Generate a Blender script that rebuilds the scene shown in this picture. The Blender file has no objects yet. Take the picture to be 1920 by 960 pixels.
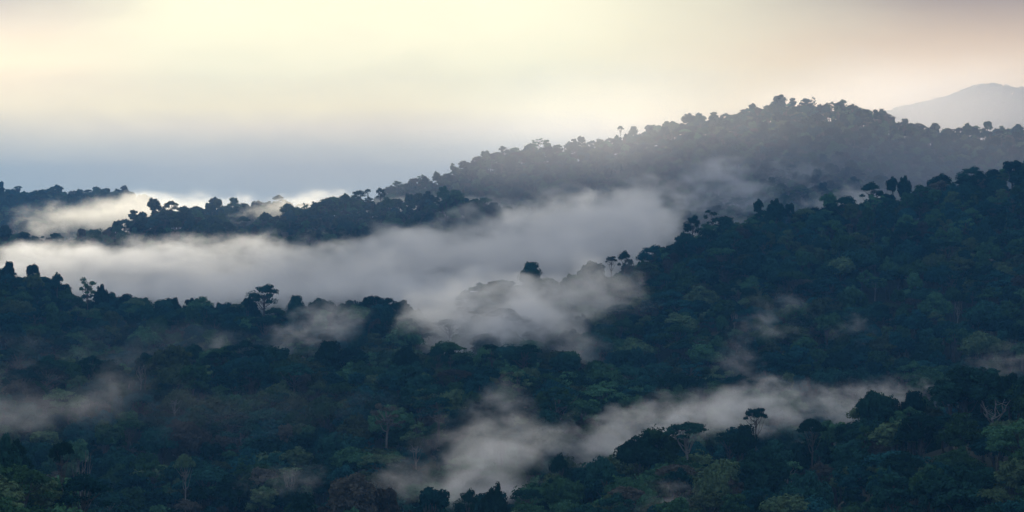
import bpy, math, random
import numpy as np
from mathutils import Vector, Matrix

SC = bpy.context.scene
COL = SC.collection
rng = np.random.default_rng(7)
R = math.radians

# ------------------------------------------------------------------ camera
HFOV = 25.0
F = 960.0 / math.tan(R(HFOV / 2))          # focal length in photo pixels (photo is 1920 wide)
YH = 340.0                                 # horizon row
PITCH = math.atan((480 - YH) / F)
CAMZ = 300.0
cam_d = bpy.data.cameras.new('camera')
cam_d.sensor_width = 36.0
cam_d.lens = 18.0 / math.tan(R(HFOV / 2))
cam_d.clip_start = 1.0
cam_d.clip_end = 60000.0
cam = bpy.data.objects.new('camera', cam_d)
COL.objects.link(cam)
cam.location = (0, 0, CAMZ)
cam.rotation_euler = (math.pi / 2 - PITCH, 0, 0)
SC.camera = cam
CP, SP = math.cos(PITCH), math.sin(PITCH)


def at(px, py, Y):
    """world point at forward distance Y seen at photo pixel (px, py)"""
    a = (px - 960) / F
    b = (480 - py) / F
    dy = CP + b * SP
    dz = -SP + b * CP
    s = Y / dy
    return np.array((a * s, Y, CAMZ + dz * s))


def proj(X, Y, Z):
    z = Z - CAMZ
    dep = Y * CP - z * SP
    up = Y * SP + z * CP
    return 960 + F * X / dep, 480 - F * up / dep


# ------------------------------------------------------------------ terrain
TREE_H = 26.0
# ridge: list of (px, row of the tree tops, distance), front slope, back slope
RIDGES = [
    ([(560, 1010, 850), (640, 985, 880), (760, 968, 900), (870, 945, 930), (960, 935, 930), (1050, 893, 960), (1120, 880, 960),
      (1200, 850, 980), (1290, 832, 990), (1400, 825, 1000), (1480, 842, 1000), (1560, 842, 1000), (1640, 772, 1010),
      (1720, 745, 1000), (1800, 725, 990), (1920, 712, 980), (2200, 680, 960), (2600, 650, 940)], .10, .42),
    ([(-700, 780, 700), (-200, 800, 710), (0, 838, 720), (60, 846, 720), (120, 868, 720), (180, 892, 720), (250, 950, 700), (300, 1030, 700)], .12, .42),
    ([(400, 1040, 880), (460, 985, 880), (560, 940, 890), (640, 905, 900), (700, 908, 900), (760, 945, 890), (840, 1010, 880)], .10, .35),
    ([(-700, 690, 1400), (0, 722, 1400), (120, 700, 1420), (250, 698, 1430), (400, 680, 1430), (500, 674, 1420), (600, 664, 1400),
      (700, 672, 1400), (800, 670, 1380), (920, 672, 1370), (1000, 670, 1370), (1060, 682, 1360), (1120, 700, 1340),
      (1200, 720, 1330), (1400, 738, 1320), (1600, 800, 1300), (1800, 870, 1300)], .13, .30),
    ([(-700, 470, 1850), (0, 512, 1900), (60, 520, 1900), (110, 545, 1900), (180, 565, 1900), (330, 576, 1900), (420, 580, 1880),
      (560, 578, 1850), (700, 568, 1800), (770, 574, 1780), (810, 640, 1760), (860, 760, 1750)], .12, .30),
    ([(840, 600, 1740), (900, 545, 1780), (990, 527, 1800), (1120, 508, 1820), (1200, 488, 1850), (1260, 463, 1880), (1300, 440, 1900),
      (1350, 425, 1920), (1430, 404, 1950), (1550, 394, 1980), (1680, 366, 2000), (1800, 343, 2000), (1920, 322, 2000),
      (2200, 268, 2000), (2600, 225, 2000)], .20, .35),
    ([(430, 460, 2700), (490, 420, 2750), (560, 384, 2800), (620, 360, 2800), (700, 362, 2800), (760, 372, 2800), (870, 368, 2800),
      (930, 380, 2780), (1000, 400, 2750), (1100, 450, 2700)], .30, .35),
    ([(80, 455, 2650), (140, 434, 2650), (220, 424, 2650), (260, 400, 2700), (300, 386, 2700), (350, 393, 2700), (400, 422, 2680), (450, 455, 2680)], .28, .35),
    ([(300, 420, 3200), (380, 386, 3200), (450, 388, 3200), (520, 374, 3200), (560, 378, 3200), (620, 400, 3200)], .12, .35),
    ([(-700, 430, 2600), (0, 434, 2600), (40, 428, 2600), (80, 441, 2600), (120, 480, 2600)], .28, .35),
    ([(690, 385, 3400), (740, 352, 3400), (790, 340, 3400), (825, 336, 3420), (850, 315, 3450), (920, 290, 3500), (1010, 270, 3500), (1100, 268, 3500),
      (1160, 252, 3500), (1250, 239, 3500), (1290, 226, 3500), (1380, 213, 3500), (1460, 190, 3500), (1530, 194, 3500),
      (1580, 192, 3500), (1650, 214, 3500), (1720, 240, 3500), (1780, 244, 3500), (1920, 240, 3500), (2600, 230, 3500)], .24, .40),
    ([(-700, 345, 4300), (0, 356, 4300), (100, 355, 4300), (240, 360, 4250), (290, 385, 4200), (330, 420, 4200)], .10, .30),
    ([(1520, 260, 7500), (1600, 228, 7500), (1670, 204, 7500), (1750, 184, 7500), (1800, 170, 7500), (1860, 154, 7500), (1920, 164, 7500), (2200, 134, 7500),
      (2600, 150, 7500)], .22, .30),
]
FLOOR = CAMZ - 182.0
_rd = []
for pts, sf, sb in RIDGES:
    px = np.array([p[0] for p in pts], float)
    Yr = np.array([p[2] for p in pts], float)
    Zr = np.array([at(p[0], p[1], p[2])[2] - TREE_H - (4 if p[2] < 1200 else 0) for p in pts])
    _rd.append((px, Yr, Zr, sf, sb))
_ph = rng.uniform(0, 6.28, 24)
_dr = rng.uniform(0, 6.28, 24)
_wl = np.geomspace(420, 45, 24)


def bumps(X, Y):
    o = np.zeros_like(X)
    for k in range(24):
        o += (_wl[k] * .008) * np.sin((np.cos(_dr[k]) * X + np.sin(_dr[k]) * Y) * 6.2832 / _wl[k] + _ph[k])
    return o


def ground(X, Y):
    X = np.asarray(X, float)
    Y = np.asarray(Y, float)
    az = 960 + F * X / np.maximum(Y, 120.0)
    parts = [np.full(X.shape, FLOOR)]
    for px, Yr, Zr, sf, sb in _rd:
        yr = np.interp(az, px, Yr)
        zr = np.interp(az, px, Zr)
        off = np.maximum(px[0] - az, 0) + np.maximum(az - px[-1], 0)
        zr = zr - off * .5
        d = Y - yr
        s = np.where(d < 0, sf, sb)
        parts.append(zr - s * (np.sqrt(d * d + 400.0) - 20.0))
    # the hill the photographer stands on
    parts.append(CAMZ - 6 - .33 * (np.sqrt(np.maximum(Y, -150) ** 2 + (X * .6) ** 2 + 900) - 30))
    P = np.stack(parts)
    m = P.max(0)
    z = m + 5.0 * np.log(np.exp(np.maximum((P - m) / 5.0, -30)).sum(0))
    return z + bumps(X, Y) * np.clip((Y - 200) / 500, 0, 1) * np.where(Y > 1500, .45, .8) - 1.5


def mesh_obj(name, V, Fc, mats=(), parent=None, link=True, mi=None, smooth=False):
    me = bpy.data.meshes.new(name)
    me.from_pydata([tuple(v) for v in V], [], Fc)
    for m in mats:
        me.materials.append(m)
    if mi is not None:
        me.polygons.foreach_set('material_index', mi)
    if smooth:
        me.polygons.foreach_set('use_smooth', np.ones(len(me.polygons), dtype=bool))
    me.update()
    o = bpy.data.objects.new(name, me)
    if link:
        COL.objects.link(o)
    if parent:
        o.parent = parent
    return o


# ------------------------------------------------------------------ node helpers
class NT:
    def __init__(s, tree):
        s.t = tree
        s.n = tree.nodes
        s.l = tree.links

    def put(s, sock, v):
        if hasattr(v, 'is_output') or isinstance(v, bpy.types.NodeSocket):
            s.l.new(v, sock)
        else:
            sock.default_value = v

    def m(s, op, a, b=None, c=None, clamp=False):
        n = s.n.new('ShaderNodeMath')
        n.operation = op
        n.use_clamp = clamp
        s.put(n.inputs[0], a)
        if b is not None:
            s.put(n.inputs[1], b)
        if c is not None:
            s.put(n.inputs[2], c)
        return n.outputs[0]

    def vm(s, op, a, b=None):
        n = s.n.new('ShaderNodeVectorMath')
        n.operation = op
        s.put(n.inputs[0], a)
        if b is not None:
            s.put(n.inputs[1], b)
        return n.outputs['Value' if op in ('LENGTH', 'DOT_PRODUCT') else 'Vector']

    def smooth(s, v, lo, hi, a=0.0, b=1.0):
        n = s.n.new('ShaderNodeMapRange')
        n.interpolation_type = 'SMOOTHSTEP'
        s.put(n.inputs[0], v)
        for i, q in enumerate((lo, hi, a, b)):
            s.put(n.inputs[i + 1], q)
        return n.outputs[0]

    def noise(s, vec, scale, detail=4, rough=.55, dist=0.0, out=0):
        n = s.n.new('ShaderNodeTexNoise')
        s.l.new(vec, n.inputs['Vector'])
        n.inputs['Scale'].default_value = scale
        n.inputs['Detail'].default_value = detail
        n.inputs['Roughness'].default_value = rough
        n.inputs['Distortion'].default_value = dist
        return n.outputs[out]

    def ramp(s, v, stops):
        n = s.n.new('ShaderNodeValToRGB')
        s.l.new(v, n.inputs[0])
        e = n.color_ramp.elements
        while len(e) < len(stops):
            e.new(.5)
        for k, (p, c) in enumerate(stops):
            e[k].position = p
            e[k].color = (*c, 1)
        return n.outputs[0]

    def mix(s, f, a, b, mode='MIX'):
        n = s.n.new('ShaderNodeMix')
        n.data_type = 'RGBA'
        n.blend_type = mode
        s.put(n.inputs[0], f)
        for sock, v in ((n.inputs[6], a), (n.inputs[7], b)):
            s.put(sock, (*v, 1) if isinstance(v, tuple) and len(v) == 3 else v)
        return n.outputs[2]


# ------------------------------------------------------------------ materials
def leaf_material(name, col):
    m = bpy.data.materials.new(name)
    m.use_nodes = True
    t = NT(m.node_tree)
    t.n.clear()
    out = t.n.new('ShaderNodeOutputMaterial')
    inf = t.n.new('ShaderNodeObjectInfo')
    tc = t.n.new('ShaderNodeTexCoord')
    nz = t.noise(tc.outputs['Object'], .45, 4, .65)
    v = t.m('MULTIPLY', t.m('MULTIPLY_ADD', t.m('POWER', inf.outputs['Random'], 1.6), 1.25, .68), t.m('MULTIPLY_ADD', nz, 2.5, .0))
    base = t.n.new('ShaderNodeRGB')
    base.outputs[0].default_value = (*col, 1)
    hs = t.n.new('ShaderNodeHueSaturation')
    t.l.new(base.outputs[0], hs.inputs['Color'])
    hn = t.noise(tc.outputs['Object'], .22, 3, .6)
    t.l.new(t.m('MULTIPLY_ADD', hn, -.10, t.m('MULTIPLY_ADD', inf.outputs['Random'], .03, .54)), hs.inputs['Hue'])
    t.l.new(v, hs.inputs['Value'])
    d = t.n.new('ShaderNodeBsdfDiffuse')
    tr = t.n.new('ShaderNodeBsdfTranslucent')
    t.l.new(hs.outputs[0], d.inputs['Color'])
    t.l.new(hs.outputs[0], tr.inputs['Color'])
    mx = t.n.new('ShaderNodeMixShader')
    mx.inputs[0].default_value = .15
    t.l.new(d.outputs[0], mx.inputs[1])
    t.l.new(tr.outputs[0], mx.inputs[2])
    t.l.new(mx.outputs[0], out.inputs['Surface'])
    return m


def bark_material(name, c1, c2):
    m = bpy.data.materials.new(name)
    m.use_nodes = True
    t = NT(m.node_tree)
    b = t.n['Principled BSDF']
    tc = t.n.new('ShaderNodeTexCoord')
    nz = t.noise(t.vm('MULTIPLY', tc.outputs['Object'], (1, 1, .2)), 1.2, 4, .6)
    t.l.new(t.mix(t.smooth(nz, .35, .65), c1, c2), b.inputs['Base Color'])
    b.inputs['Roughness'].default_value = .9
    return m


LEAF = {
    'dark green': leaf_material('leaf_dark_green', (.010, .036, .026)),
    'blue green': leaf_material('leaf_blue_green', (.008, .038, .036)),
    'mid green': leaf_material('leaf_mid_green', (.026, .066, .030)),
    'olive': leaf_material('leaf_olive', (.044, .068, .034)),
    'russet': leaf_material('leaf_russet', (.046, .044, .036)),
}
BARK = bark_material('bark_grey', (.035, .034, .032), (.085, .080, .074))
PALE = bark_material('bark_pale', (.11, .108, .10), (.20, .195, .18))

gm = bpy.data.materials.new('forest_floor')
gm.use_nodes = True
t = NT(gm.node_tree)
b = t.n['Principled BSDF']
g_ = t.n.new('ShaderNodeNewGeometry')
t.l.new(t.mix(t.smooth(t.noise(g_.outputs['Position'], .06, 6, .65), .3, .7), (.010, .020, .012), (.030, .040, .020)), b.inputs['Base Color'])
b.inputs['Roughness'].default_value = 1.0

# ground sheet
ys = [-400.0]
while ys[-1] < 9300:
    y = ys[-1]
    ys.append(y + (14 if y < 2300 else 20 if y < 3700 else 20 + (y - 3700) * .03))
ys = np.array(ys)
s_ = np.linspace(-1, 1, 381)
u_ = s_ * (.30 + .70 * s_ ** 2)
X = u_[None, :] * (np.abs(ys)[:, None] * 1.0 + 700)
Y = np.repeat(ys[:, None], len(u_), 1)
Z = ground(X, Y)
nr, nc = X.shape
idx = np.arange(nr * nc).reshape(nr, nc)
q = np.stack([idx[:-1, :-1], idx[:-1, 1:], idx[1:, 1:], idx[1:, :-1]], -1).reshape(-1, 4)
go = mesh_obj('ground', np.stack([X, Y, Z], -1).reshape(-1, 3), q.tolist(), [gm], smooth=True)
go['kind'] = 'structure'
go['label'] = 'dark forest floor of the folded rainforest hills under the tree canopy'
go['category'] = 'ground'


# ------------------------------------------------------------------ tree prototypes
class MB:
    def __init__(s):
        s.v, s.f, s.n = [], [], 0

    def add(s, V, Fc):
        s.v.append(np.asarray(V, float))
        s.f += [tuple(i + s.n for i in f) for f in Fc]
        s.n += len(V)

    def verts(s):
        return np.concatenate(s.v) if s.v else np.zeros((0, 3))

    def tube(s, pts, rad, k=6):
        pts = np.asarray(pts, float)
        V = []
        for i, p in enumerate(pts):
            d = pts[min(i + 1, len(pts) - 1)] - pts[max(i - 1, 0)]
            d /= np.linalg.norm(d) + 1e-9
            a = np.cross(d, (0.3, .9, .1))
            a /= np.linalg.norm(a) + 1e-9
            c = np.cross(d, a)
            for j in range(k):
                th = 2 * math.pi * j / k
                V.append(p + rad[i] * (math.cos(th) * a + math.sin(th) * c))
        Fc = []
        for i in range(len(pts) - 1):
            for j in range(k):
                Fc.append((i * k + j, i * k + (j + 1) % k, (i + 1) * k + (j + 1) % k, (i + 1) * k + j))
        Fc.append(tuple(range((len(pts) - 1) * k, len(pts) * k)))
        s.add(V, Fc)

    def lobe(s, c, rad, n, r, size=1.0, core=.74, low=-.35):
        c = np.asarray(c, float)
        rad = np.asarray(rad, float) * r.uniform(.78, 1.26, 3)
        k1, k2 = r.normal(size=3) * 1.8, r.normal(size=3) * 3.2
        f1, f2 = r.uniform(0, 6.28, 2)
        if core > 0:
            V, Fc = [], []
            K, J = 7, 5
            for j in range(1, J):
                ph = math.pi * j / J
                for k in range(K):
                    th = 2 * math.pi * (k + .5 * (j % 2)) / K
                    V.append(c + rad * core * r.uniform(.8, 1.12) * np.array((math.sin(ph) * math.cos(th), math.sin(ph) * math.sin(th), math.cos(ph))))
            V.append(c + rad * core * np.array((0, 0, 1)))
            V.append(c - rad * core * np.array((0, 0, .8)))
            for j in range(J - 2):
                for k in range(K):
                    Fc.append((j * K + k, (j + 1) * K + k, (j + 1) * K + (k + 1) % K, j * K + (k + 1) % K))
            for k in range(K):
                Fc.append((len(V) - 2, k, (k + 1) % K))
                Fc.append((len(V) - 1, (J - 2) * K + (k + 1) % K, (J - 2) * K + k))
            s.add(V, Fc)
        d = r.normal(size=(n * 2, 3))
        d /= np.linalg.norm(d, axis=1)[:, None]
        d = d[d[:, 2] > low + .5 * r.random(n * 2) - .25][:n]
        n = len(d)
        wob = 1 + .20 * np.sin(d @ k1 + f1) + .14 * np.sin(d @ k2 + f2)
        p = c + d * rad * (wob * (.66 + .52 * r.random(n) ** .8))[:, None]
        nn = d + r.normal(size=(n, 3)) * .45
        nn[:, 2] += .25
        nn /= np.linalg.norm(nn, axis=1)[:, None]
        a = np.cross(nn, r.normal(size=(n, 3)))
        a /= np.linalg.norm(a, axis=1)[:, None]
        bb = np.cross(nn, a)
        sz = size * r.uniform(.35, 1.0, n)
        asp = r.uniform(.5, 1.0, n)
        A = a * sz[:, None]
        B = bb * (sz * asp)[:, None]
        k = r.uniform(.5, 1.1, (n, 4))
        V = np.empty((n, 4, 3))
        V[:, 0] = p - A * k[:, :1]
        V[:, 1] = p - B * k[:, 1:2]
        V[:, 2] = p + A * k[:, 2:3] - nn * (sz * .25)[:, None]
        V[:, 3] = p + B * k[:, 3:4]
        i = np.arange(n * 4).reshape(n, 4)
        s.add(V.reshape(-1, 3), i.tolist())


def limb(mb, p0, p1, r0, r1, r, sag=.12, seg=5):
    p0, p1 = np.asarray(p0, float), np.asarray(p1, float)
    L = np.linalg.norm(p1 - p0)
    pts = []
    for i in range(seg):
        tt = i / (seg - 1)
        p = p0 + (p1 - p0) * tt
        p = p + np.array((0, 0, -sag * L * math.sin(math.pi * tt))) + (r.normal(size=3) * .035 * L if 0 < i < seg - 1 else 0)
        pts.append(p)
    mb.tube(pts, np.linspace(r0, r1, seg), 5)
    return pts


def trunk_line(H, r, bend=.6):
    n = 6
    off = np.cumsum(r.normal(size=(n, 2)) * bend, 0)
    off -= off[0]
    return [np.array((off[i, 0], off[i, 1], -3 + (H + 3) * i / (n - 1))) for i in range(n)]


def make_form(kind, seed):
    """(trunk MB, crown MB or None, height, crown width)"""
    r = np.random.default_rng(seed)
    tk, cr = MB(), MB()
    if kind in ('round', 'broad', 'tall', 'column', 'airy', 'umbrella', 'sparse'):
        P = dict(round=(30, 8.6, 7.5, 21, 15, .50), broad=(28, 10.6, 5.5, 25, 15, .46), tall=(36, 6.8, 8.0, 17, 15, .55),
                 column=(34, 4.6, 12.5, 18, 14, .5), airy=(37, 11.0, 6.5, 17, 12, .62), umbrella=(42, 10.5, 4.6, 18, 11, .78),
                 sparse=(40, 8.5, 7.0, 12, 9, .7))[kind]
        H, CR, CH, nl, lw, fz = P
        zc = H - CH * 1.05
        tl = trunk_line(zc + (CH * .35 if kind in ('tall', 'column', 'round', 'sparse') else -CH * .4), r, .35 if kind == 'column' else .6)
        top = tl[-1]
        rt = dict(umbrella=.85, sparse=.75).get(kind, .9)
        tk.tube(tl, np.linspace(rt, rt * .45, 6), 7)
        cen = []
        for i in range(nl):
            g = i * 2.39996 + r.uniform(-.35, .35)
            if kind == 'umbrella':
                rr = CR * .86 * math.sqrt((i + .6) / nl)
                c = (rr * math.cos(g), rr * math.sin(g), zc + CH * (.6 - 1.0 * (rr / CR) ** 2) + r.uniform(-1.1, 1.1))
                rad = np.array((1, 1, .48)) * r.uniform(1.7, 2.9)
            elif kind == 'airy':
                zz = r.uniform(.0, 1) if i > 3 else 1 - .08 * i
                rr = CR * .80 * math.sqrt(max(0, 1 - zz * zz)) * r.uniform(.85, 1.05)
                c = (rr * math.cos(g), rr * math.sin(g), zc + CH * (zz * 1.3 - .55) + r.uniform(-.8, .8))
                rad = np.array((1, 1, .62)) * r.uniform(2.3, 3.4)
            elif kind == 'sparse':
                zz = r.uniform(-1, 1)
                rr = CR * .8 * r.uniform(.3, 1)
                c = (rr * math.cos(g), rr * math.sin(g), zc + CH * zz * .8)
                rad = np.array((1, 1, .55)) * r.uniform(1.5, 2.5)
            else:
                q_ = (i + .5) / nl
                zz = 1 - 1.55 * q_
                rr = CR * .72 * math.sqrt(max(.0, 1 - zz * zz)) * r.uniform(.7, 1.15)
                if kind == 'column':
                    rr = CR * .62 * (.25 + .85 * q_) * r.uniform(.7, 1.1)
                    zz = 1 - 1.9 * q_
                if kind == 'tall':
                    zz = .82 - 1.45 * q_
                    rr = CR * .70 * math.sqrt(max(.1, 1 - zz * zz)) * r.uniform(.55, 1.2)
                if kind == 'broad':
                    zz = zz * .8 + .1
                c = (rr * math.cos(g), rr * math.sin(g), zc + CH * .72 * zz + r.uniform(-1.4, 1.4))
                rad = np.array((1, 1, .80)) * CR * r.uniform(.22, .42)
                if kind == 'column':
                    rad = np.array((1, 1, 1.1)) * CR * r.uniform(.38, .55)
            c = np.array(c) + np.array((top[0], top[1], 0))
            cen.append((c, rad))
        sk = r.uniform(-.16, .16, 2)
        st = r.uniform(.82, 1.2, 2)
        if kind in ('round', 'broad', 'tall', 'airy'):
            for i in range(5):                      # sprays that stick out of the crown
                c0, r0 = cen[r.integers(0, len(cen))]
                dd = r.normal(size=3)
                dd[2] = abs(dd[2]) * .9
                dd /= np.linalg.norm(dd)
                cen.append((c0 + dd * r0 * 1.05, np.array((1, 1, .8)) * r.uniform(1.0, 1.9)))
        for i, (c, rad) in enumerate(cen):
            c = c.copy()
            c[0] = c[0] * st[0] + (c[2] - zc) * sk[0]
            c[1] = c[1] * st[1] + (c[2] - zc) * sk[1]
            a = float(rad[0])
            nq = int(26 * a * (a * .5 + rad[2] * .5)) if kind not in ('sparse', 'umbrella', 'airy') else int(24 * a * a * .8)
            cr.lobe(c, rad, max(60, min(int(nq * 1.35), 420)), r, 1.0 if kind not in ('umbrella', 'sparse', 'airy') else .82,
                    core=.7 if kind not in ('sparse', 'umbrella', 'airy') else .45, low=-.45 if kind not in ('umbrella',) else -.2)
            if kind in ('umbrella', 'airy', 'sparse') or i % 3 == 0:
                tf = r.uniform(fz, .95)
                k = tf * 5
                i0 = int(min(4, math.floor(k)))
                p0 = tl[i0] + (tl[i0 + 1] - tl[i0]) * (k - i0)
                if kind in ('umbrella', 'airy'):
                    p0 = tl[4] + (tl[5] - tl[4]) * r.uniform(-.2, .98)
                limb(tk, p0, c - np.array((0, 0, rad[2] * .3)), .27, .08, r, .10)
        return tk, cr, H + .4, 2 * CR
    # bare: pale forked tree without leaves
    H, CR = 30, 7.0
    tl = trunk_line(H * (.45 if kind == 'fork' else .62), r, .45)
    tk.tube(tl, np.linspace(.8, .5, 6), 7)
    for i in range(5 if kind == 'fork' else 8):
        g = i * 2.4 + r.uniform(-.4, .4)
        e = tl[-1] + np.array((CR * .75 * math.cos(g), CR * .75 * math.sin(g), (H * .5 if kind == 'fork' else H * .33) * r.uniform(.55, 1.05)))
        p0 = tl[-1] if kind == 'fork' else tl[3] + (tl[5] - tl[3]) * r.uniform(.2, 1)
        pts = limb(tk, p0, e, .32, .08, r, .10, 6)
        for _ in range(3):
            j = r.integers(2, 5)
            limb(tk, pts[j], pts[j] + r.normal(size=3) * (1.6, 1.6, .8) + (0, 0, 2.2), .16, .05, r, .05, 4)
    if kind == 'fork':
        for i in range(6):
            g = i * 1.05 + r.uniform(0, .5)
            c = tl[-1] + np.array((CR * .8 * math.cos(g), CR * .8 * math.sin(g), H * .45 * r.uniform(.8, 1.05)))
            cr.lobe(c, (2.0, 2.0, 1.0), 45, r, .75, core=0)
    return tk, (cr if cr.n else None), H, 2 * CR


FORMS = {}
NV = dict(round=5, broad=5, tall=4, airy=4, umbrella=4, sparse=3, fork=1, bare=2)
for ki, (kind, n) in enumerate(NV.items()):
    FORMS[kind] = []
    for v in range(n):
        tk, cr, H, W = make_form(kind, 100 + ki * 17 + v)
        tm = bpy.data.meshes.new(f'{kind}_trunk')
        tm.from_pydata([tuple(p) for p in tk.verts()], [], tk.f)
        tm.materials.append(BARK)
        cm = None
        if cr is not None:
            cm = bpy.data.meshes.new(f'{kind}_crown')
            cm.from_pydata([tuple(p) for p in cr.verts()], [], cr.f)
            cm.materials.append(LEAF['dark green'])
        FORMS[kind].append((tm, cm, H, W, tk, cr))


def plant_tree(kind, var, loc, rz, sxy, sz, colour, label, name, group, pale=False, lean=0.0):
    tm, cm, H, W, _, _ = FORMS[kind][var % len(FORMS[kind])]
    o = bpy.data.objects.new(name, None)
    COL.objects.link(o)
    o.empty_display_size = 5
    o.location = loc
    o.rotation_euler = (0, lean, rz) if lean == 0 else (0, lean, 0)
    o.scale = (sxy, sxy, sz)
    o['label'] = label
    o['category'] = 'tree'
    o['group'] = group
    a = bpy.data.objects.new('trunk', tm)
    COL.objects.link(a)
    a.parent = o
    a.material_slots[0].link = 'OBJECT'
    a.material_slots[0].material = PALE if pale else BARK
    if cm:
        c = bpy.data.objects.new('crown', cm)
        COL.objects.link(c)
        c.parent = o
        c.material_slots[0].link = 'OBJECT'
        c.material_slots[0].material = LEAF[colour]
        if lean:
            c.rotation_euler = (0, 0, 0)
    return o


HAZE = 6.5e-5
SKYK = 1.3
SUNK = 1.5
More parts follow.
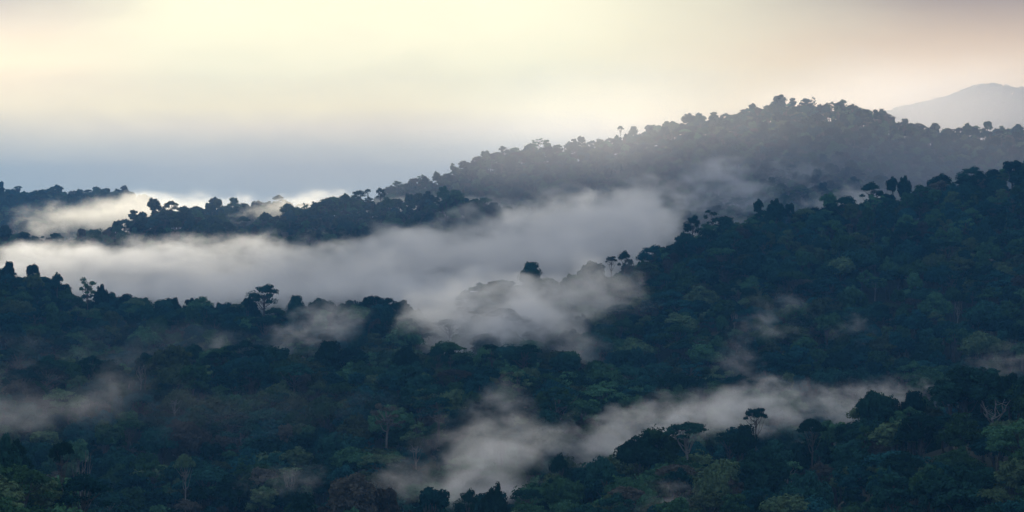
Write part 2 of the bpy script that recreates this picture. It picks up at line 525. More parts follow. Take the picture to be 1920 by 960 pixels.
# (form, px, row of its top, distance, crown width in px, colour, rows kept clear under the top, label, options)
SPECIALS = [
    # near right slope
    ('umbrella', 1290, 788, 985, 96, 'dark green', 80, 'flat-topped emergent tree with a tall pale trunk rising from the near slope into mist', dict(pale=True, short='the pale-trunked flat-topped emergent', v=0)),
    ('umbrella', 1520, 782, 990, 62, 'dark green', 70, 'lone thin-trunked umbrella tree standing clear against the mist pocket', dict(short='the lone thin-trunked umbrella tree', v=1)),
    ('umbrella', 1415, 758, 1010, 44, 'blue green', 40, 'small flat-crowned tree poking up into the valley mist above dense round crowns', dict(short='the small mist-backed flat crown', v=2)),
    ('round', 1390, 795, 1000, 50, 'dark green', 20, 'dark rounded tree just under the small mist-backed flat crown', dict(v=0)),
    ('round', 1428, 842, 930, 84, 'dark green', 40, 'big dense round tree below the mist pocket of the lone umbrella tree', dict(short='the big dense round tree', v=1)),
    ('tall', 1502, 838, 985, 26, 'dark green', 22, 'little dark tree with a small tuft at the foot of the lone umbrella tree', dict(v=0)),
    ('sparse', 1537, 838, 985, 20, 'dark green', 22, 'slim dark thin-leaved tree beside the foot of the lone umbrella tree', dict()),
    ('tall', 1782, 706, 985, 72, 'dark green', 70, 'tallest dark shaggy tree standing over the near right slope', dict(short='the tallest shaggy tree')),
    ('fork', 1868, 728, 965, 84, 'dark green', 60, 'spreading tree with bare pale forked limbs beside the tallest shaggy tree', dict(pale=True, short='the tree with pale forked limbs')),
    ('round', 1893, 702, 985, 46, 'dark green', 30, 'dark round tree on the slope top above the pale forked limbs', dict(v=2)),
    ('round', 1706, 732, 1000, 50, 'blue green', 30, 'round dome-shaped tree left of the tallest shaggy tree', dict(short='the dome beside the shaggy tree', v=0)),
    ('broad', 1645, 738, 1005, 70, 'dark green', 26, 'broad tree at the misty edge of the near right slope', dict(short='the broad tree at the misty edge', v=1)),
    ('round', 1592, 828, 960, 74, 'dark green', 40, 'dark rounded tree right of the lone umbrella tree', dict(short='the dark tree by the umbrella tree', v=2)),
    ('round', 1510, 888, 900, 84, 'dark green', 40, 'very dark wide tree low on the near slope under the mist pocket', dict(short='the very dark wide tree low down', v=1)),
    ('airy', 1052, 852, 960, 34, 'dark green', 26, 'small feathery tree where the near slope sinks into valley mist', dict(short='the small feathery tree', v=0)),
    ('broad', 1120, 862, 960, 76, 'dark green', 20, 'low broad tree next to the small feathery tree', dict(v=2)),
    ('airy', 878, 916, 925, 52, 'dark green', 50, 'open tree with visible forked branches half sunk in the brightest valley mist', dict(short='the open forked tree', v=1)),
    ('umbrella', 985, 912, 930, 62, 'dark green', 30, 'flat arching tree at the lower edge of the brightest valley mist', dict(short='the flat arching tree', v=2)),
    ('broad', 930, 922, 930, 50, 'dark green', 20, 'low tree between the open forked tree and the flat arching tree', dict(v=0)),
    ('broad', 1058, 898, 935, 70, 'mid green', 24, 'wide domed tree right of the flat arching tree', dict(short='the wide domed tree', v=1)),
    ('broad', 1205, 824, 985, 84, 'dark green', 30, 'wide sloping crown left of the pale-trunked flat-topped emergent', dict(short='the wide sloping crown', v=0)),
    ('broad', 1330, 892, 900, 76, 'olive', 24, 'olive broad tree low on the slope under the pale-trunked emergent', dict(short='the low olive broad tree', v=2)),
    ('broad', 1800, 848, 900, 80, 'mid green', 26, 'green broad tree in the darkest part of the near right slope', dict(short='the green tree in the darkest slope', v=0)),
    ('round', 1690, 850, 920, 70, 'dark green', 26, 'dark tree midway down the near right slope', dict(short='the midway dark tree', v=1)),
    # near left corner and bottom mound
    ('umbrella', 118, 822, 735, 46, 'dark green', 70, 'black umbrella-shaped tree standing over the dark bottom-left corner', dict(short='the black umbrella-shaped tree', v=0)),
    ('bare', 152, 838, 748, 40, 'dark green', 50, 'bare white forked tree beside the black umbrella-shaped tree', dict(pale=True, short='the bare white forked tree', v=0)),
    ('airy', 34, 826, 725, 56, 'dark green', 30, 'black ragged tree against the mist in the bottom-left corner', dict(short='the black ragged tree', v=0)),
    ('round', 4, 818, 722, 40, 'dark green', 30, 'black tree cut by the photo edge in the bottom-left corner', dict(v=1)),
    ('round', 655, 892, 898, 90, 'russet', 36, 'large reddish-brown tree on the mound at the bottom edge', dict(short='the large reddish-brown tree', v=2)),
    ('tall', 718, 905, 900, 44, 'russet', 30, 'narrow brownish tree at the mound edge by the valley mist', dict(v=1)),
    ('round', 555, 922, 880, 66, 'dark green', 36, 'dark round tree at the bottom edge left of the reddish mound', dict(short='the dark round tree at the bottom edge', v=0)),
    ('bare', 806, 930, 900, 40, 'dark green', 40, 'thin twiggy tree drowned in mist at the bottom edge', dict(v=1)),
    # middle hillside
    ('bare', 540, 868, 1120, 30, 'dark green', 40, 'small white dead tree low on the middle hillside', dict(pale=True, short='the small white dead tree', v=1)),
    ('umbrella', 345, 848, 1100, 40, 'olive', 70, 'umbrella tree with a straight pale trunk low on the middle hillside', dict(pale=True, short='the straight-trunked umbrella tree', v=1)),
    ('sparse', 725, 752, 1210, 66, 'russet', 90, 'tall brownish emergent with a long pale trunk in the middle of the hillside', dict(pale=True, short='the tall brownish emergent', v=0)),
    ('umbrella', 778, 815, 1130, 34, 'olive', 50, 'thin olive tree with a pale stem right of the tall brownish emergent', dict(pale=True, v=2)),
    ('airy', 822, 650, 1375, 44, 'dark green', 40, 'open wind-swept tree on the middle skyline with mist showing through', dict(short='the wind-swept skyline tree', v=0)),
    ('umbrella', 845, 652, 1385, 22, 'dark green', 30, 'small flat tuft tree touching the wind-swept skyline tree', dict(v=0)),
    ('sparse', 920, 641, 1370, 46, 'dark green', 50, 'tall sparse emergent against the mist on the middle skyline', dict(short='the tall sparse skyline emergent', v=1)),
    ('airy', 985, 645, 1370, 86, 'dark green', 46, 'wide airy domed tree with sky gaps right of the sparse emergent', dict(short='the wide airy domed tree', v=1)),
    ('broad', 1060, 664, 1360, 54, 'dark green', 36, 'dense rounded tree closing the middle skyline before the misty slope', dict(short='the dense rounded skyline tree', v=1)),
    ('broad', 765, 654, 1385, 48, 'dark green', 30, 'broad tree on the middle skyline left of the wind-swept tree', dict(v=0)),
    ('round', 607, 638, 1400, 60, 'dark green', 40, 'dense dark dome in front of the mist wisp on the middle skyline', dict(short='the dense dark dome', v=0)),
    ('bare', 264, 680, 1425, 30, 'dark green', 50, 'pale bare forked trunk on the upper middle hillside', dict(pale=True, v=0)),
    ('umbrella', 400, 658, 1430, 34, 'dark green', 24, 'dark flat-topped tree on the upper middle hillside', dict(v=1)),
    ('umbrella', 325, 732, 1300, 40, 'olive', 50, 'umbrella tree with a pale stem on the middle hillside', dict(pale=True, v=2)),
    # left ridge against the fog sea
    ('airy', 498, 532, 1870, 64, 'dark green', 60, 'large open-branched tree standing high above the left ridge against fog', dict(v=1)),
    ('tall', 463, 552, 1870, 18, 'dark green', 30, 'slender tree touching the large open-branched tree on the left ridge', dict(v=1)),
    ('round', 549, 553, 1850, 34, 'dark green', 24, 'rounded tree just right of the large open-branched ridge tree', dict(v=0)),
    ('broad', 603, 562, 1840, 46, 'dark green', 20, 'broad tree on the left ridge before the mist wisp', dict(v=1)),
    ('tall', 104, 503, 1900, 20, 'dark green', 28, 'slender leaning tree on the falling left ridge', dict(v=0, lean=.06)),
    ('round', 188, 535, 1900, 24, 'dark green', 20, 'small rounded tree on the left ridge right of the leaning tree', dict(v=1)),
    ('round', 12, 489, 1900, 24, 'dark green', 24, 'highest dark tree at the left end of the left ridge', dict(v=0)),
    ('round', 752, 564, 1785, 34, 'dark green', 24, 'last tree of the left ridge before the fog', dict(v=2)),
    # right hill
    ('round', 989, 490, 1800, 42, 'dark green', 32, 'lone dark domed tree rising out of the fog', dict(v=0, solo=True)),
    ('broad', 1112, 492, 1820, 40, 'dark green', 20, 'dark domed tree on the fog-edged spur right of the lone tree', dict(v=1)),
    ('umbrella', 1145, 477, 1835, 22, 'dark green', 34, 'thin flat-topped tree on the fog-edged spur', dict(v=2)),
    ('airy', 1173, 471, 1840, 32, 'dark green', 40, 'open tree with a straight trunk on the fog-edged spur', dict(v=0)),
    ('airy', 1300, 403, 1900, 36, 'dark green', 40, 'open-crowned tree where the right hill skyline steepens', dict(v=1)),
    ('sparse', 1335, 390, 1910, 34, 'dark green', 24, 'sparse tufted tree on the right hill skyline', dict(v=0)),
    ('tall', 1424, 366, 1950, 20, 'dark green', 34, 'dark pillar-like tree on the right hill skyline', dict()),
    ('round', 1453, 374, 1960, 28, 'dark green', 30, 'rounded tree right of the dark pillar-like tree on the right hill skyline', dict(v=1)),
    ('tall', 1479, 376, 1965, 18, 'dark green', 30, 'slender tree second right of the dark pillar-like tree on the skyline', dict(v=1)),
    ('airy', 1636, 342, 2000, 48, 'dark green', 34, 'wide open tree on the upper right hill skyline', dict(v=0)),
    ('tall', 1675, 324, 2000, 24, 'dark green', 44, 'tall slim tree with a clear stem on the right hill skyline', dict(v=0)),
    ('round', 1695, 331, 2000, 22, 'dark green', 40, 'small ball-topped tree touching the tall slim skyline tree', dict(v=1)),
    ('tall', 1768, 319, 2000, 34, 'dark green', 50, 'tall ragged vine-hung tree with light gaps both sides on the skyline', dict()),
    ('airy', 1822, 312, 2000, 56, 'dark green', 30, 'wide tree between the ragged tree and the highest tree of the right hill', dict(v=1)),
    ('tall', 1894, 296, 2000, 36, 'dark green', 46, 'highest tree on the right hill skyline near the photo edge', dict(v=1)),
    ('umbrella', 1593, 418, 1900, 26, 'russet', 60, 'tree with a long white trunk high on the right hill', dict(pale=True, v=0)),
    ('umbrella', 1640, 520, 1700, 26, 'dark green', 46, 'tree with a short white trunk in the middle of the right hill', dict(pale=True, v=2)),
    ('bare', 1376, 580, 1620, 18, 'dark green', 40, 'thin white trunk beside the ragged wisp on the right hill', dict(pale=True, v=1)),
    ('bare', 1797, 560, 1600, 22, 'dark green', 50, 'thin grey trunk on the dark right flank of the right hill', dict(pale=True, v=0)),
    # far hills
    ('umbrella', 456, 404, 2690, 28, 'dark green', 24, 'tiny lone umbrella tree in the gap between two far fog islands', dict(v=1)),
    ('airy', 524, 366, 3200, 30, 'dark green', 14, 'pale hazy tree standing on the far low hill by the glowing mist', dict(v=0)),
    ('umbrella', 690, 353, 2800, 14, 'dark green', 12, 'tiny flat-topped tree on the crest of the dark fog island', dict(v=0)),
    ('airy', 713, 352, 2800, 20, 'dark green', 14, 'tiny loose-crowned tree on the dark fog island crest', dict(v=2)),
    ('umbrella', 1163, 235, 3500, 14, 'dark green', 16, 'tiny flat-topped tree on the hazy back ridge', dict(v=1)),
    ('round', 1185, 236, 3500, 18, 'dark green', 16, 'rounded tree beside the tiny flat-topped tree on the back ridge', dict(v=0)),
    ('sparse', 1526, 180, 3500, 10, 'dark green', 16, 'narrow stump-like tree on the peak of the hazy back ridge', dict()),
    ('round', 1290, 213, 3500, 24, 'dark green', 16, 'rounded clump tree on the rising back ridge', dict(v=1)),
    ('round', 1461, 178, 3500, 26, 'dark green', 16, 'highest rounded tree on the hazy back ridge', dict(v=2)),
]

# ------------------------------------------------------------------ scatter of the forest
def scatter():
    out = []
    for y0, y1, sp in ((640, 1250, 14.0), (1250, 1700, 13.5), (1700, 2150, 12.0), (2150, 4700, 11.5), (6300, 7700, 18.0)):
        nyr = int((y1 - y0) / sp)
        for j in range(nyr):
            y = y0 + (j + .5) * sp
            w = y * math.tan(R(14.2)) + 130
            nx = int(2 * w / sp)
            x = (np.arange(nx) + .5 + (j % 2) * .5) * sp - w
            out.append(np.stack([x + rng.uniform(-.42, .42, nx) * sp, y + rng.uniform(-.42, .42, nx) * sp], 1))
    return np.concatenate(out)


pts = scatter()
gz = ground(pts[:, 0], pts[:, 1])
NT_ = len(pts)
sc = (.52 + .85 * rng.random(NT_) ** 1.35) * np.where(pts[:, 1] > 2200, .92, 1.0) * np.where(pts[:, 1] > 6000, 1.5, 1.0)
kinds = rng.choice(['round', 'broad', 'tall', 'airy', 'umbrella', 'sparse'], NT_, p=[.36, .25, .18, .15, .03, .03])
far = pts[:, 1] > 1750
swap = far & np.isin(kinds, ['broad', 'umbrella']) & (rng.random(NT_) < .75)
kinds[swap] = rng.choice(['round', 'tall', 'airy'], int(swap.sum()))
kh = np.array([FORMS[k][0][2] for k in kinds])
zz = np.where(np.isin(kinds, ['umbrella', 'airy', 'sparse']), rng.uniform(.75, .95, NT_), rng.uniform(.62, 1.18, NT_)) * (.55 + .45 * sc)
zz = zz * np.where(far, rng.uniform(.84, 1.10, NT_) * np.where(rng.random(NT_) < .05, 1.2, 1.0), 1.0)
zz = np.where(pts[:, 1] > 6000, np.minimum(zz, .9), zz)
sc = sc * np.where(pts[:, 1] > 2200, .82, np.where(far, .86, 1.0))
zz = zz * np.where(pts[:, 1] > 2200, .92, 1.0)
top = gz + kh * zz
# running skyline per azimuth column, used to leave out trees the hills hide
azb = np.arange(-1100, 3030, 6.0)
yy = np.arange(420, 7700, 10.0)
XX = (azb[None, :] - 960) / F * yy[:, None]
el = (ground(XX, np.repeat(yy[:, None], len(azb), 1)) + 17 - CAMZ) / yy[:, None]
run = np.maximum.accumulate(el, 0)
ai = np.clip(((960 + F * pts[:, 0] / pts[:, 1] + 1100) / 6).astype(int), 0, len(azb) - 1)
yi = np.clip(((pts[:, 1] - 45 - 420) / 10).astype(int), 0, len(yy) - 1)
margin = ((top - CAMZ) / pts[:, 1] - run[yi, ai]) * pts[:, 1]       # metres of the tree above what stands before it
keep = margin > -7
PXs, PYs = proj(pts[:, 0], pts[:, 1], top)
widths = np.array([FORMS[k][0][3] for k in kinds]) * sc
wpx = widths * F / pts[:, 1]
# leave room round the trees placed one by one
for s in SPECIALS:
    kind, px, py, Yd, w, colour, clear = s[:7]
    dx = np.abs(PXs - px)
    solo = len(s) > 8 and s[8].get('solo')
    if Yd >= 1880 and px >= 1290:
        clear = min(clear, 16)                 # these stand in the closed canopy edge
    front = (pts[:, 1] < Yd + (300 if solo else 6)) & (dx < w * (1.5 if solo else .5) + wpx * .34) & (PYs < py + clear) & (pts[:, 1] > Yd - 330)
    fac = np.ones(len(pts))
    zn = CAMZ - pts[:, 1] * math.tan(PITCH + math.atan((py + clear - 480) / F))
    fac[front] = ((zn - gz) / (top - gz))[front]
    keep &= fac > .38
    zz = zz * np.where(front, np.clip(fac, .3, 1), 1)
    sc = sc * np.where(front, np.clip(fac, .6, 1), 1)
    top = gz + kh * zz
    _, PYs = proj(pts[:, 0], pts[:, 1], top)
    widths = np.array([FORMS[k][0][3] for k in kinds]) * sc
    wpx = widths * F / pts[:, 1]
    near = (np.hypot(pts[:, 0] - (px - 960) / F * Yd, pts[:, 1] - Yd) < 7)
    keep &= ~near
pts, gz, sc, kinds, zz, top, margin, PXs, PYs, wpx, widths = [a[keep] for a in (pts, gz, sc, kinds, zz, top, margin, PXs, PYs, wpx, widths)]
cols = rng.choice(list(LEAF), len(pts), p=[.33, .22, .28, .13, .04])
# russet trees gather on the mound at the bottom middle
mound = (PXs > 560) & (PXs < 790) & (PYs > 860) & (pts[:, 1] < 960)
cols[mound & (rng.random(len(pts)) < .45)] = 'russet'
rots = rng.uniform(0, 6.28, len(pts))
vars_ = rng.integers(0, 6, len(pts))
print('scatter', len(pts))

inview = (PXs > 0) & (PXs < 1920) & (PYs < 952) & (PYs > 0)
cand = np.where(inview & (margin > 2.5))[0]
cand = cand[np.argsort(pts[cand, 1])]
N_IND = 296 - len(SPECIALS)
ind = cand[:N_IND]
is_ind = np.zeros(len(pts), bool)
is_ind[ind] = True
print('individual trees reach', pts[ind, 1].max())

# ------------------------------------------------------------------ trees placed one by one
GROUP = 'rainforest trees on the misty hills'
land = []
for s in SPECIALS:
    kind, px, py, Yd, w, colour, clear, label = s[:8]
    opt = s[8] if len(s) > 8 else {}
    tm, cm, H, W, _, _ = FORMS[kind][opt.get('v', 0) % len(FORMS[kind])]
    p = at(px, py, Yd)
    g = float(ground(p[0], p[1]))
    hh = p[2] - g
    if not 12 < hh < 62:
        print('special height', label, round(hh, 1))
    hh = max(hh, 12)
    w = max(w, .44 * hh / H * W * F / Yd)        # no crown narrower than its kind can be
    plant_tree(kind, opt.get('v', 0), (p[0], p[1], g), opt.get('rz', 0.0), w * Yd / F / W, hh / H, colour, label,
               opt.get('name', 'rainforest_tree'), GROUP, pale=opt.get('pale', False), lean=opt.get('lean', 0.0))
    if 'short' in opt:
        land.append((px, py + clear * .4, opt['short']))

SHAPE = dict(round='round-crowned', broad='broad-crowned', tall='narrow-crowned', airy='loose-crowned', umbrella='flat-topped', sparse='thin-leaved')
ORD = ['', 'second ', 'third ', 'fourth ', 'fifth ', 'sixth ', 'seventh ', 'eighth ', 'ninth ', 'tenth ', 'eleventh ', 'twelfth ']
DIRS = ['right of', 'above right of', 'above', 'above left of', 'left of', 'below left of', 'below', 'below right of']
buckets = {}
for i in ind:
    x, y = PXs[i], PYs[i] + 12
    L = min(land, key=lambda l: math.hypot(l[0] - x, l[1] - y))
    dx, dy = x - L[0], L[1] - y
    o = int(round(math.atan2(dy, dx) / (math.pi / 4))) % 8
    buckets.setdefault((L[2], o), []).append((math.hypot(dx, dy), i))
for (short, o), lst in buckets.items():
    lst.sort()
    seen = {}
    for _, i in lst:
        desc = f'{cols[i]} {SHAPE[kinds[i]]}'
        n = seen.get(desc, 0)
        seen[desc] = n + 1
        word = 'nearest ' if n == 0 else ORD[n]
        label = f'{word}{desc} tree {DIRS[o]} {short}'
        plant_tree(kinds[i], int(vars_[i]), (pts[i, 0], pts[i, 1], gz[i]), rots[i], sc[i], zz[i], cols[i], label, 'rainforest_tree', GROUP,
                   pale=bool(rng.random() < .15))

# ------------------------------------------------------------------ the rest of the forest: one object, instanced
protos = []
for kind in ('round', 'broad', 'tall', 'airy', 'umbrella', 'sparse'):
    for v, (tm, cm, H, W, tk, cr) in enumerate(FORMS[kind]):
        for colour in LEAF:
            V = np.concatenate([tk.verts(), cr.verts()])
            Fc = tk.f + [tuple(a + tk.n for a in f) for f in cr.f]
            protos.append((kind, v, colour, V, Fc, len(tk.f)))
# low trees and shrubs that fill the gaps between the crowns
us = []
for y0, y1, spc in ((640, 1250, 9.0), (1250, 2150, 11.0)):
    for j in range(int((y1 - y0) / spc)):
        y = y0 + (j + .5) * spc
        wd = y * math.tan(R(14.2)) + 130
        nx = int(2 * wd / spc)
        us.append(np.stack([(np.arange(nx) + .5) * spc - wd + rng.uniform(-.5, .5, nx) * spc, y + rng.uniform(-.5, .5, nx) * spc], 1))
us = np.concatenate(us)
uz = ground(us[:, 0], us[:, 1])
ua = np.clip(((960 + F * us[:, 0] / us[:, 1] + 1100) / 6).astype(int), 0, len(azb) - 1)
ui = np.clip(((us[:, 1] - 45 - 420) / 10).astype(int), 0, len(yy) - 1)
k_ = ((uz + 14 - CAMZ) / us[:, 1] - run[ua, ui]) * us[:, 1] > -9
us, uz = us[k_], uz[k_]
nu = len(us)
pts = np.concatenate([pts, us])
gz = np.concatenate([gz, uz - rng.uniform(1, 5, nu)])
sc = np.concatenate([sc, rng.uniform(.35, .62, nu)])
zz = np.concatenate([zz, rng.uniform(.22, .44, nu)])
kinds = np.concatenate([kinds, rng.choice(['round', 'broad', 'airy'], nu, p=[.45, .4, .15])])
cols = np.concatenate([cols, rng.choice(list(LEAF), nu, p=[.40, .26, .20, .10, .04])])
rots = np.concatenate([rots, rng.uniform(0, 6.28, nu)])
vars_ = np.concatenate([vars_, rng.integers(0, 6, nu)])
is_ind = np.concatenate([is_ind, np.zeros(nu, bool)])
rest = np.where(~is_ind)[0]
pid = np.zeros(len(rest), np.int32)
pkey = {(p[0], p[1], p[2]): k for k, p in enumerate(protos)}
used = {}
for n, i in enumerate(rest):
    k = pkey[(kinds[i], int(vars_[i]) % len(FORMS[kinds[i]]), cols[i])]
    pid[n] = used.setdefault(k, len(used))
fm = bpy.data.meshes.new('forest')
fm.from_pydata([(pts[i, 0], pts[i, 1], gz[i]) for i in rest], [], [])
for nm, ty, data in (('pick', 'INT', pid), ('turn', 'FLOAT', rots[rest].astype(np.float32)),
                     ('size', 'FLOAT_VECTOR', np.stack([sc[rest], sc[rest], zz[rest]], 1).astype(np.float32).ravel())):
    a = fm.attributes.new(nm, ty, 'POINT')
    a.data.foreach_set('vector' if ty == 'FLOAT_VECTOR' else 'value', data)
fo = bpy.data.objects.new('forest', fm)
COL.objects.link(fo)
fo['kind'] = 'stuff'
fo['label'] = 'dense dark rainforest covering every hill from the near slopes to the far ridges'
fo['category'] = 'forest'
ng = bpy.data.node_groups.new('forest_instances', 'GeometryNodeTree')
ng.interface.new_socket('Geometry', in_out='INPUT', socket_type='NodeSocketGeometry')
ng.interface.new_socket('Geometry', in_out='OUTPUT', socket_type='NodeSocketGeometry')
N, Lk = ng.nodes, ng.links
gi, go_ = N.new('NodeGroupInput'), N.new('NodeGroupOutput')
join = N.new('GeometryNodeJoinGeometry')
order = sorted(used.items(), key=lambda kv: kv[1])
for k, n in reversed(order):
    kind, v, colour, V, Fc, ntf = protos[k]
    mi = np.ones(len(Fc), np.int32)
    mi[:ntf] = 0
    ob = mesh_obj('tree_pattern', V, Fc, [BARK, LEAF[colour]], link=False, mi=mi)
    oi = N.new('GeometryNodeObjectInfo')
    oi.inputs['Object'].default_value = ob
    oi.inputs['As Instance'].default_value = False
    g2 = N.new('GeometryNodeGeometryToInstance')
    Lk.new(oi.outputs['Geometry'], g2.inputs[0])
    Lk.new(g2.outputs[0], join.inputs[0])
iop = N.new('GeometryNodeInstanceOnPoints')
Lk.new(gi.outputs[0], iop.inputs['Points'])
Lk.new(join.outputs[0], iop.inputs['Instance'])
iop.inputs['Pick Instance'].default_value = True
for nm, ty, sock in (('pick', 'INT', 'Instance Index'), ('size', 'FLOAT_VECTOR', 'Scale')):
    a = N.new('GeometryNodeInputNamedAttribute')
    a.data_type = ty
    a.inputs['Name'].default_value = nm
    Lk.new(a.outputs['Attribute'], iop.inputs[sock])
a = N.new('GeometryNodeInputNamedAttribute')
a.data_type = 'FLOAT'
a.inputs['Name'].default_value = 'turn'
cx = N.new('ShaderNodeCombineXYZ')
Lk.new(a.outputs['Attribute'], cx.inputs[2])
e2r = N.new('FunctionNodeEulerToRotation')
Lk.new(cx.outputs[0], e2r.inputs[0])
Lk.new(e2r.outputs[0], iop.inputs['Rotation'])
Lk.new(iop.outputs[0], go_.inputs[0])
md = fo.modifiers.new('instances', 'NODES')
md.node_group = ng

# ------------------------------------------------------------------ air
def closed_box(name, lo, hi, mat):
    V = [(x, y, z) for x in (lo[0], hi[0]) for y in (lo[1], hi[1]) for z in (lo[2], hi[2])]
    Fc = [(0, 1, 3, 2), (4, 6, 7, 5), (0, 4, 5, 1), (2, 3, 7, 6), (0, 2, 6, 4), (1, 5, 7, 3)]
    return mesh_obj(name, V, Fc, [mat])


hz = bpy.data.materials.new('haze')
hz.use_nodes = True
t = NT(hz.node_tree)
t.n.clear()
out = t.n.new('ShaderNodeOutputMaterial')
pv = t.n.new('ShaderNodeVolumePrincipled')
pv.inputs['Color'].default_value = (.15, .50, 1.0, 1)
pv.inputs['Density'].default_value = HAZE
pv.inputs['Anisotropy'].default_value = .1
t.l.new(pv.outputs[0], out.inputs['Volume'])
zmin = float(Z.min())
xm = float(np.abs(X).max())
ho = closed_box('haze', (-xm - 20, float(ys[0]) - 20, zmin - 1), (xm + 20, float(ys[-1]) + 20, CAMZ + 420), hz)
ho['kind'] = 'stuff'
ho['label'] = 'thin blue morning haze filling the air over the hills'
ho['category'] = 'haze'

_mm = {}


def mist_material(dens, feat, soft, amp, g, col):
    key = (dens, feat, soft, amp, g, col)
    if key in _mm:
        return _mm[key]
    m = bpy.data.materials.new('mist')
    m.use_nodes = True
    t = NT(m.node_tree)
    t.n.clear()
    out = t.n.new('ShaderNodeOutputMaterial')
    tc = t.n.new('ShaderNodeTexCoord')
    ge = t.n.new('ShaderNodeNewGeometry')
    ob = tc.outputs['Object']
    inner = t.m('SUBTRACT', 1.0, t.vm('LENGTH', ob))
    P = t.vm('MULTIPLY', ge.outputs['Position'], (.55 / feat, .30 / feat, .9 / feat))
    wn = t.noise(P, .45, 4, .6, 0, out=1)
    wv = t.vm('MULTIPLY', t.vm('SUBTRACT', wn, (.5, .5, .5)), (1.7 * amp, 1.7 * amp, 1.9 * amp))
    field = t.m('SUBTRACT', .80, t.vm('LENGTH', t.vm('ADD', ob, wv)))
    n = t.noise(P, 1.3, 6, .58, .5)
    v = t.m('MULTIPLY_ADD', t.m('SUBTRACT', n, .52), amp * 1.5, field)
    d = t.m('MULTIPLY', t.smooth(v, -.02, soft), t.smooth(inner, 0.0, .30))
    d = t.m('MULTIPLY', d, t.m('MULTIPLY_ADD', n, 1.6, .2))
    pv = t.n.new('ShaderNodeVolumePrincipled')
    pv.inputs['Color'].default_value = (*col, 1)
    pv.inputs['Anisotropy'].default_value = g
    t.l.new(t.m('MULTIPLY', d, dens), pv.inputs['Density'])
    t.l.new(pv.outputs[0], out.inputs['Volume'])
    _mm[key] = m
    return m


def unit_sphere():
    V, Fc = [], []
    K, J = 24, 12
    for j in range(1, J):
        ph = math.pi * j / J
        for k in range(K):
            th = 2 * math.pi * k / K
            V.append((math.sin(ph) * math.cos(th) * 1.01, math.sin(ph) * math.sin(th) * 1.01, math.cos(ph) * 1.01))
    V += [(0, 0, 1.01), (0, 0, -1.01)]
    for j in range(J - 2):
        for k in range(K):
            Fc.append((j * K + k, (j + 1) * K + k, (j + 1) * K + (k + 1) % K, j * K + (k + 1) % K))
    for k in range(K):
        Fc.append((len(V) - 2, k, (k + 1) % K))
        Fc.append((len(V) - 1, (J - 2) * K + (k + 1) % K, (J - 2) * K + k))
    return V, Fc


SPH = unit_sphere()


def mist(px, py, Yd, rx, rz, ry, dens, label, feat=None, soft=.75, amp=1.0, tilt=0.0, yaw=0.0, g=.35, col=(.998, .998, .998)):
    """rx, rz: half size in photo pixels at distance Yd; ry: half depth in metres"""
    c = at(px, py, Yd)
    if feat is None:
        feat = float('%.2g' % (.62 * rz * Yd / F))
    o = mesh_obj('mist', SPH[0], SPH[1], [mist_material(dens, feat, soft, amp, g, col)])
    o.location = c
    o.scale = (rx * 1.25 * Yd / F, ry * 1.25, rz * 1.25 * Yd / F)
    o.rotation_euler = (0, R(-tilt), R(yaw))
    o['kind'] = 'stuff'
    o['label'] = label
    o['category'] = 'mist'
    return o


# the fog sea between the left ridge, the right hill and the far fog islands
mist(300, 508, 2330, 520, 66, 220, .018, 'fog sea lying across the broad valley behind the left ridge', g=.77, col=(.998, .994, .99))
mist(740, 508, 2330, 440, 84, 230, .022, 'thick part of the fog sea between the left ridge and the dark fog island', g=.77, col=(.998, .994, .99))
mist(1080, 440, 2350, 300, 95, 200, .022, 'bright fog bank heaped against the back ridge', g=.74, col=(.998, .994, .99))
mist(1200, 400, 2400, 130, 70, 130, .018, 'billowing top of the fog bank', g=.74, col=(.998, .994, .99))
mist(400, 548, 2130, 470, 46, 130, .014, 'lower skirt of the fog sea lapping the back of the left ridge', g=.6, amp=.8)
mist(820, 545, 2080, 260, 50, 130, .016, 'fog lapping behind the end of the left ridge', g=.6, amp=.8)
# fog spilling between the ridges
mist(930, 592, 1640, 180, 100, 90, .034, ', g=0.62fog spilling down the gap before the middle skyline', g=0.62)
mist(1060, 555, 1650, 170, 80, 70, .013, 'ragged fog curling over the right spur', g=0.55)
mist(1090, 650, 1480, 60, 60, 50, .008, 'fog tongue behind the dense rounded tree', g=0.5)
# valley mist between the near slope and the middle hill
mist(900, 880, 1040, 210, 110, 60, .020, 'bright mist pooled in the near valley', g=0.5, amp=1.2)
mist(1180, 810, 1090, 240, 62, 50, .016, 'mist streaming up the near valley', g=0.45, tilt=14, amp=1.3)
mist(1400, 765, 1120, 200, 55, 50, .018, 'mist band behind the near right slope', tilt=8)
mist(1620, 750, 1120, 150, 40, 50, .014, 'thin mist at the head of the near valley', tilt=8)
mist(940, 780, 1120, 70, 70, 40, .008, 'wisp rising from the near valley mist', amp=1.5, soft=1.0, tilt=35)
mist(1560, 830, 1030, 110, 60, 24, .010, 'mist pocket round the lone umbrella tree', amp=1.5, soft=1.0)
# left mist
mist(50, 775, 900, 240, 100, 60, .0065, 'grey mist drifting over the dark bottom-left corner', amp=1.5, soft=1.0, tilt=14)
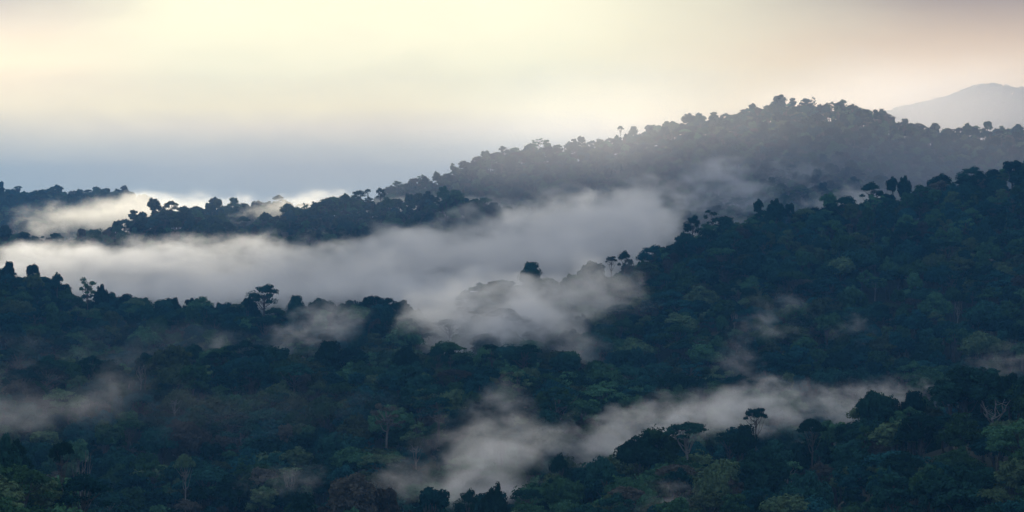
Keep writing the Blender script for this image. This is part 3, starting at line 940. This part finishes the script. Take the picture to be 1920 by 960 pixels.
# wisps
mist(585, 620, 1560, 105, 48, 40, .011, 'wisp hanging behind the dense dark dome', amp=1.5, soft=1.0, tilt=20)
mist(410, 640, 1560, 60, 45, 40, .007, 'faint wisp on the left ridge face', amp=1.5, soft=1.0)
mist(1450, 600, 1500, 90, 55, 25, .012, 'ragged bright wisp on the right hill', amp=1.5, soft=1.0)
mist(1390, 670, 1420, 80, 60, 25, .010, 'wisp trailing down the right hill', amp=1.5, soft=1.0, tilt=40)
mist(1590, 615, 1500, 60, 40, 20, .007, 'faint wisp on the right hill', amp=1.5, soft=1.0)
mist(1880, 690, 1150, 100, 45, 40, .006, 'wisp at the photo edge over the near slope top', amp=1.5, soft=1.0, tilt=20)
mist(1250, 945, 880, 70, 40, 25, .012, 'small mist patch at the bottom edge of the near slope', amp=1.5, soft=1.0)
mist(530, 905, 960, 95, 34, 30, .006, 'thin mist beside the reddish mound', amp=1.5, soft=1.0)
# far mist
mist(255, 404, 3500, 250, 46, 300, .010, 'glowing sunlit mist behind the far fog islands', g=.76, soft=1.0, tilt=4, col=(1.0, .97, .90))
mist(545, 392, 3000, 130, 34, 150, .006, 'glowing wisps over the low far hill', g=.76, col=(1.0, .97, .90), tilt=12)
mist(1370, 355, 2900, 110, 60, 120, .008, 'thin cloud wisp on the back ridge flank', amp=1.5, soft=1.0)
mist(1500, 330, 3000, 90, 50, 100, .005, 'faint cloud wisp high on the back ridge flank', amp=1.5, soft=1.0)
mist(1600, 380, 2500, 140, 45, 120, .006, 'pale mist behind the right hill skyline')

# far veils of thin moist air
mist(1540, 262, 3060, 860, 190, 260, .00075, 'thin pale veil of moist air in front of the back ridge', g=.80, amp=.3, feat=300, col=(1.0, .97, .95))
mist(500, 380, 2480, 900, 110, 140, .0007, 'thin blue veil of moist air behind the fog sea', feat=300, amp=.3, col=(.80, .92, 1.0))
mist(700, 300, 3060, 700, 120, 200, .0010, 'thin veil of moist air over the far fog islands', amp=.3, feat=300, col=(1.0, .97, .95))
mist(1830, 215, 5600, 480, 150, 800, .0018, 'veil of moist air in front of the farthest mountain', g=.76, amp=.3, feat=300, col=(1.0, .94, .89))

mist(840, 388, 3080, 210, 24, 110, .006, 'low mist in the dip behind the dark fog island', g=.6)
mist(300, 655, 1490, 460, 52, 50, .0014, 'faint haze of mist along the upper middle hillside', amp=1.2, soft=1.0)
mist(420, 770, 1180, 420, 60, 50, .0009, 'faint veil of mist over the middle hillside', amp=1.3, soft=1.0)

mist(1560, 330, 3020, 820, 130, 220, .0009, 'violet moist air hanging low on the back ridge', g=.3, amp=.3, feat=300, col=(.98, .95, 1.0))
mist(855, 605, 1690, 105, 78, 60, .022, 'pale pool of fog at the end of the left ridge', g=.72)

# ------------------------------------------------------------------ sky and sun
SUN_A, SUN_E = -4.5, 5.0
w = bpy.data.worlds.new('World')
SC.world = w
w.use_nodes = True
t = NT(w.node_tree)
t.n.clear()
out = t.n.new('ShaderNodeOutputWorld')
tc = t.n.new('ShaderNodeTexCoord')
sp = t.n.new('ShaderNodeSeparateXYZ')
D = tc.outputs['Generated']
t.l.new(D, sp.inputs[0])
E = t.m('MULTIPLY', t.m('ARCSINE', sp.outputs[2]), 57.2958)
A = t.m('MULTIPLY', t.m('ARCTAN2', sp.outputs[0], sp.outputs[1]), 57.2958)
streak = t.noise(t.vm('MULTIPLY', D, (1, 1, 3.2)), 9.0, 5, .55, .6)
fine = t.noise(t.vm('MULTIPLY', D, (1, 1, 2.6)), 26.0, 5, .55, .4)
wob = t.m('ADD', t.m('SUBTRACT', streak, .5), t.m('MULTIPLY', t.m('SUBTRACT', fine, .5), .35))
E1 = t.m('MULTIPLY_ADD', wob, .3, E)
A1 = t.m('MULTIPLY_ADD', wob, 3.5, A)


def er(stops):
    return t.ramp(t.m('DIVIDE', t.m('ADD', E1, 2.0), 10.0, clamp=True), [((e + 2.0) / 10.0, c) for e, c in stops])


mid = er([(-1.0, (.24, .40, .47)), (.3, (.34, .48, .53)), (.8, (.53, .62, .59)), (1.3, (.86, .83, .67)), (1.8, (1.07, .99, .67)), (2.9, (1.09, 1.05, .73)), (5.0, (1.09, 1.05, .74)), (8.0, (.98, .94, .76))])
rgt = er([(-1.0, (.36, .32, .35)), (.6, (.70, .54, .43)), (1.5, (1.06, .77, .46)), (2.5, (1.08, .77, .43)), (3.3, (.86, .64, .42)), (4.7, (.30, .245, .22)), (8.0, (.50, .46, .44))])
lft = er([(-1.0, (.24, .40, .47)), (.3, (.33, .47, .52)), (1.0, (.66, .69, .60)), (1.9, (1.16, 1.02, .70)), (2.9, (1.48, 1.20, .78)), (3.8, (1.02, .88, .66)), (4.6, (.54, .51, .46)), (8.0, (.60, .60, .56))])
cloud = t.mix(t.smooth(A1, -.5, 12.0), mid, rgt)
cloud = t.mix(t.smooth(A1, -7.0, -13.5), cloud, lft)
over = t.mix(t.smooth(streak, .35, .65), (.52, .55, .62), (.66, .68, .72))
back = t.mix(t.smooth(sp.outputs[1], -.5, .6), (.34, .38, .47), over)
cloud = t.mix(t.smooth(E1, 9.0, 45.0), cloud, back)
cloud = t.mix(t.smooth(t.m('ABSOLUTE', A1), 20.0, 75.0), cloud, back)
cloud = t.mix(1.0, cloud, t.mix(t.smooth(t.m('ADD', t.m('MULTIPLY', streak, .5), t.m('MULTIPLY', fine, .5)), .36, .64), (.965, .965, .975), (1.03, 1.025, 1.015)), 'MULTIPLY')
bg = t.n.new('ShaderNodeBackground')
t.l.new(cloud, bg.inputs['Color'])
bg.inputs['Strength'].default_value = SKYK
sky = t.n.new('ShaderNodeTexSky')
sky.sky_type = 'NISHITA'
sky.sun_disc = False
sky.sun_elevation = R(SUN_E)
sky.sun_rotation = R(SUN_A)
bg2 = t.n.new('ShaderNodeBackground')
t.l.new(sky.outputs[0], bg2.inputs['Color'])
bg2.inputs['Strength'].default_value = .05
ad = t.n.new('ShaderNodeMixShader')        # the cloud deck hides most of the clear sky
ad.inputs[0].default_value = .93
t.l.new(bg2.outputs[0], ad.inputs[1])
t.l.new(bg.outputs[0], ad.inputs[2])
t.l.new(ad.outputs[0], out.inputs['Surface'])

sd = bpy.data.lights.new('sun', 'SUN')
sd.energy = SUNK
sd.angle = R(14)
sd.color = (1.0, .90, .72)
so = bpy.data.objects.new('sun', sd)
COL.objects.link(so)
so.rotation_euler = Vector((-math.sin(R(SUN_A)) * math.cos(R(SUN_E)), -math.cos(R(SUN_A)) * math.cos(R(SUN_E)), -math.sin(R(SUN_E)))).to_track_quat('-Z', 'Y').to_euler()
so.location = (0, 0, 900)

# ------------------------------------------------------------------ render settings
SC.view_settings.view_transform = 'Standard'
SC.view_settings.look = 'None'
SC.view_settings.exposure = 0.0
SC.view_settings.gamma = 1.0
SC.view_settings.use_curve_mapping = False
c = SC.cycles
c.use_denoising = True
c.max_bounces = 12
c.diffuse_bounces = 2
c.glossy_bounces = 1
c.transmission_bounces = 2
c.volume_bounces = 4
c.transparent_max_bounces = 8
c.volume_step_rate = 1.0
c.volume_max_steps = 256
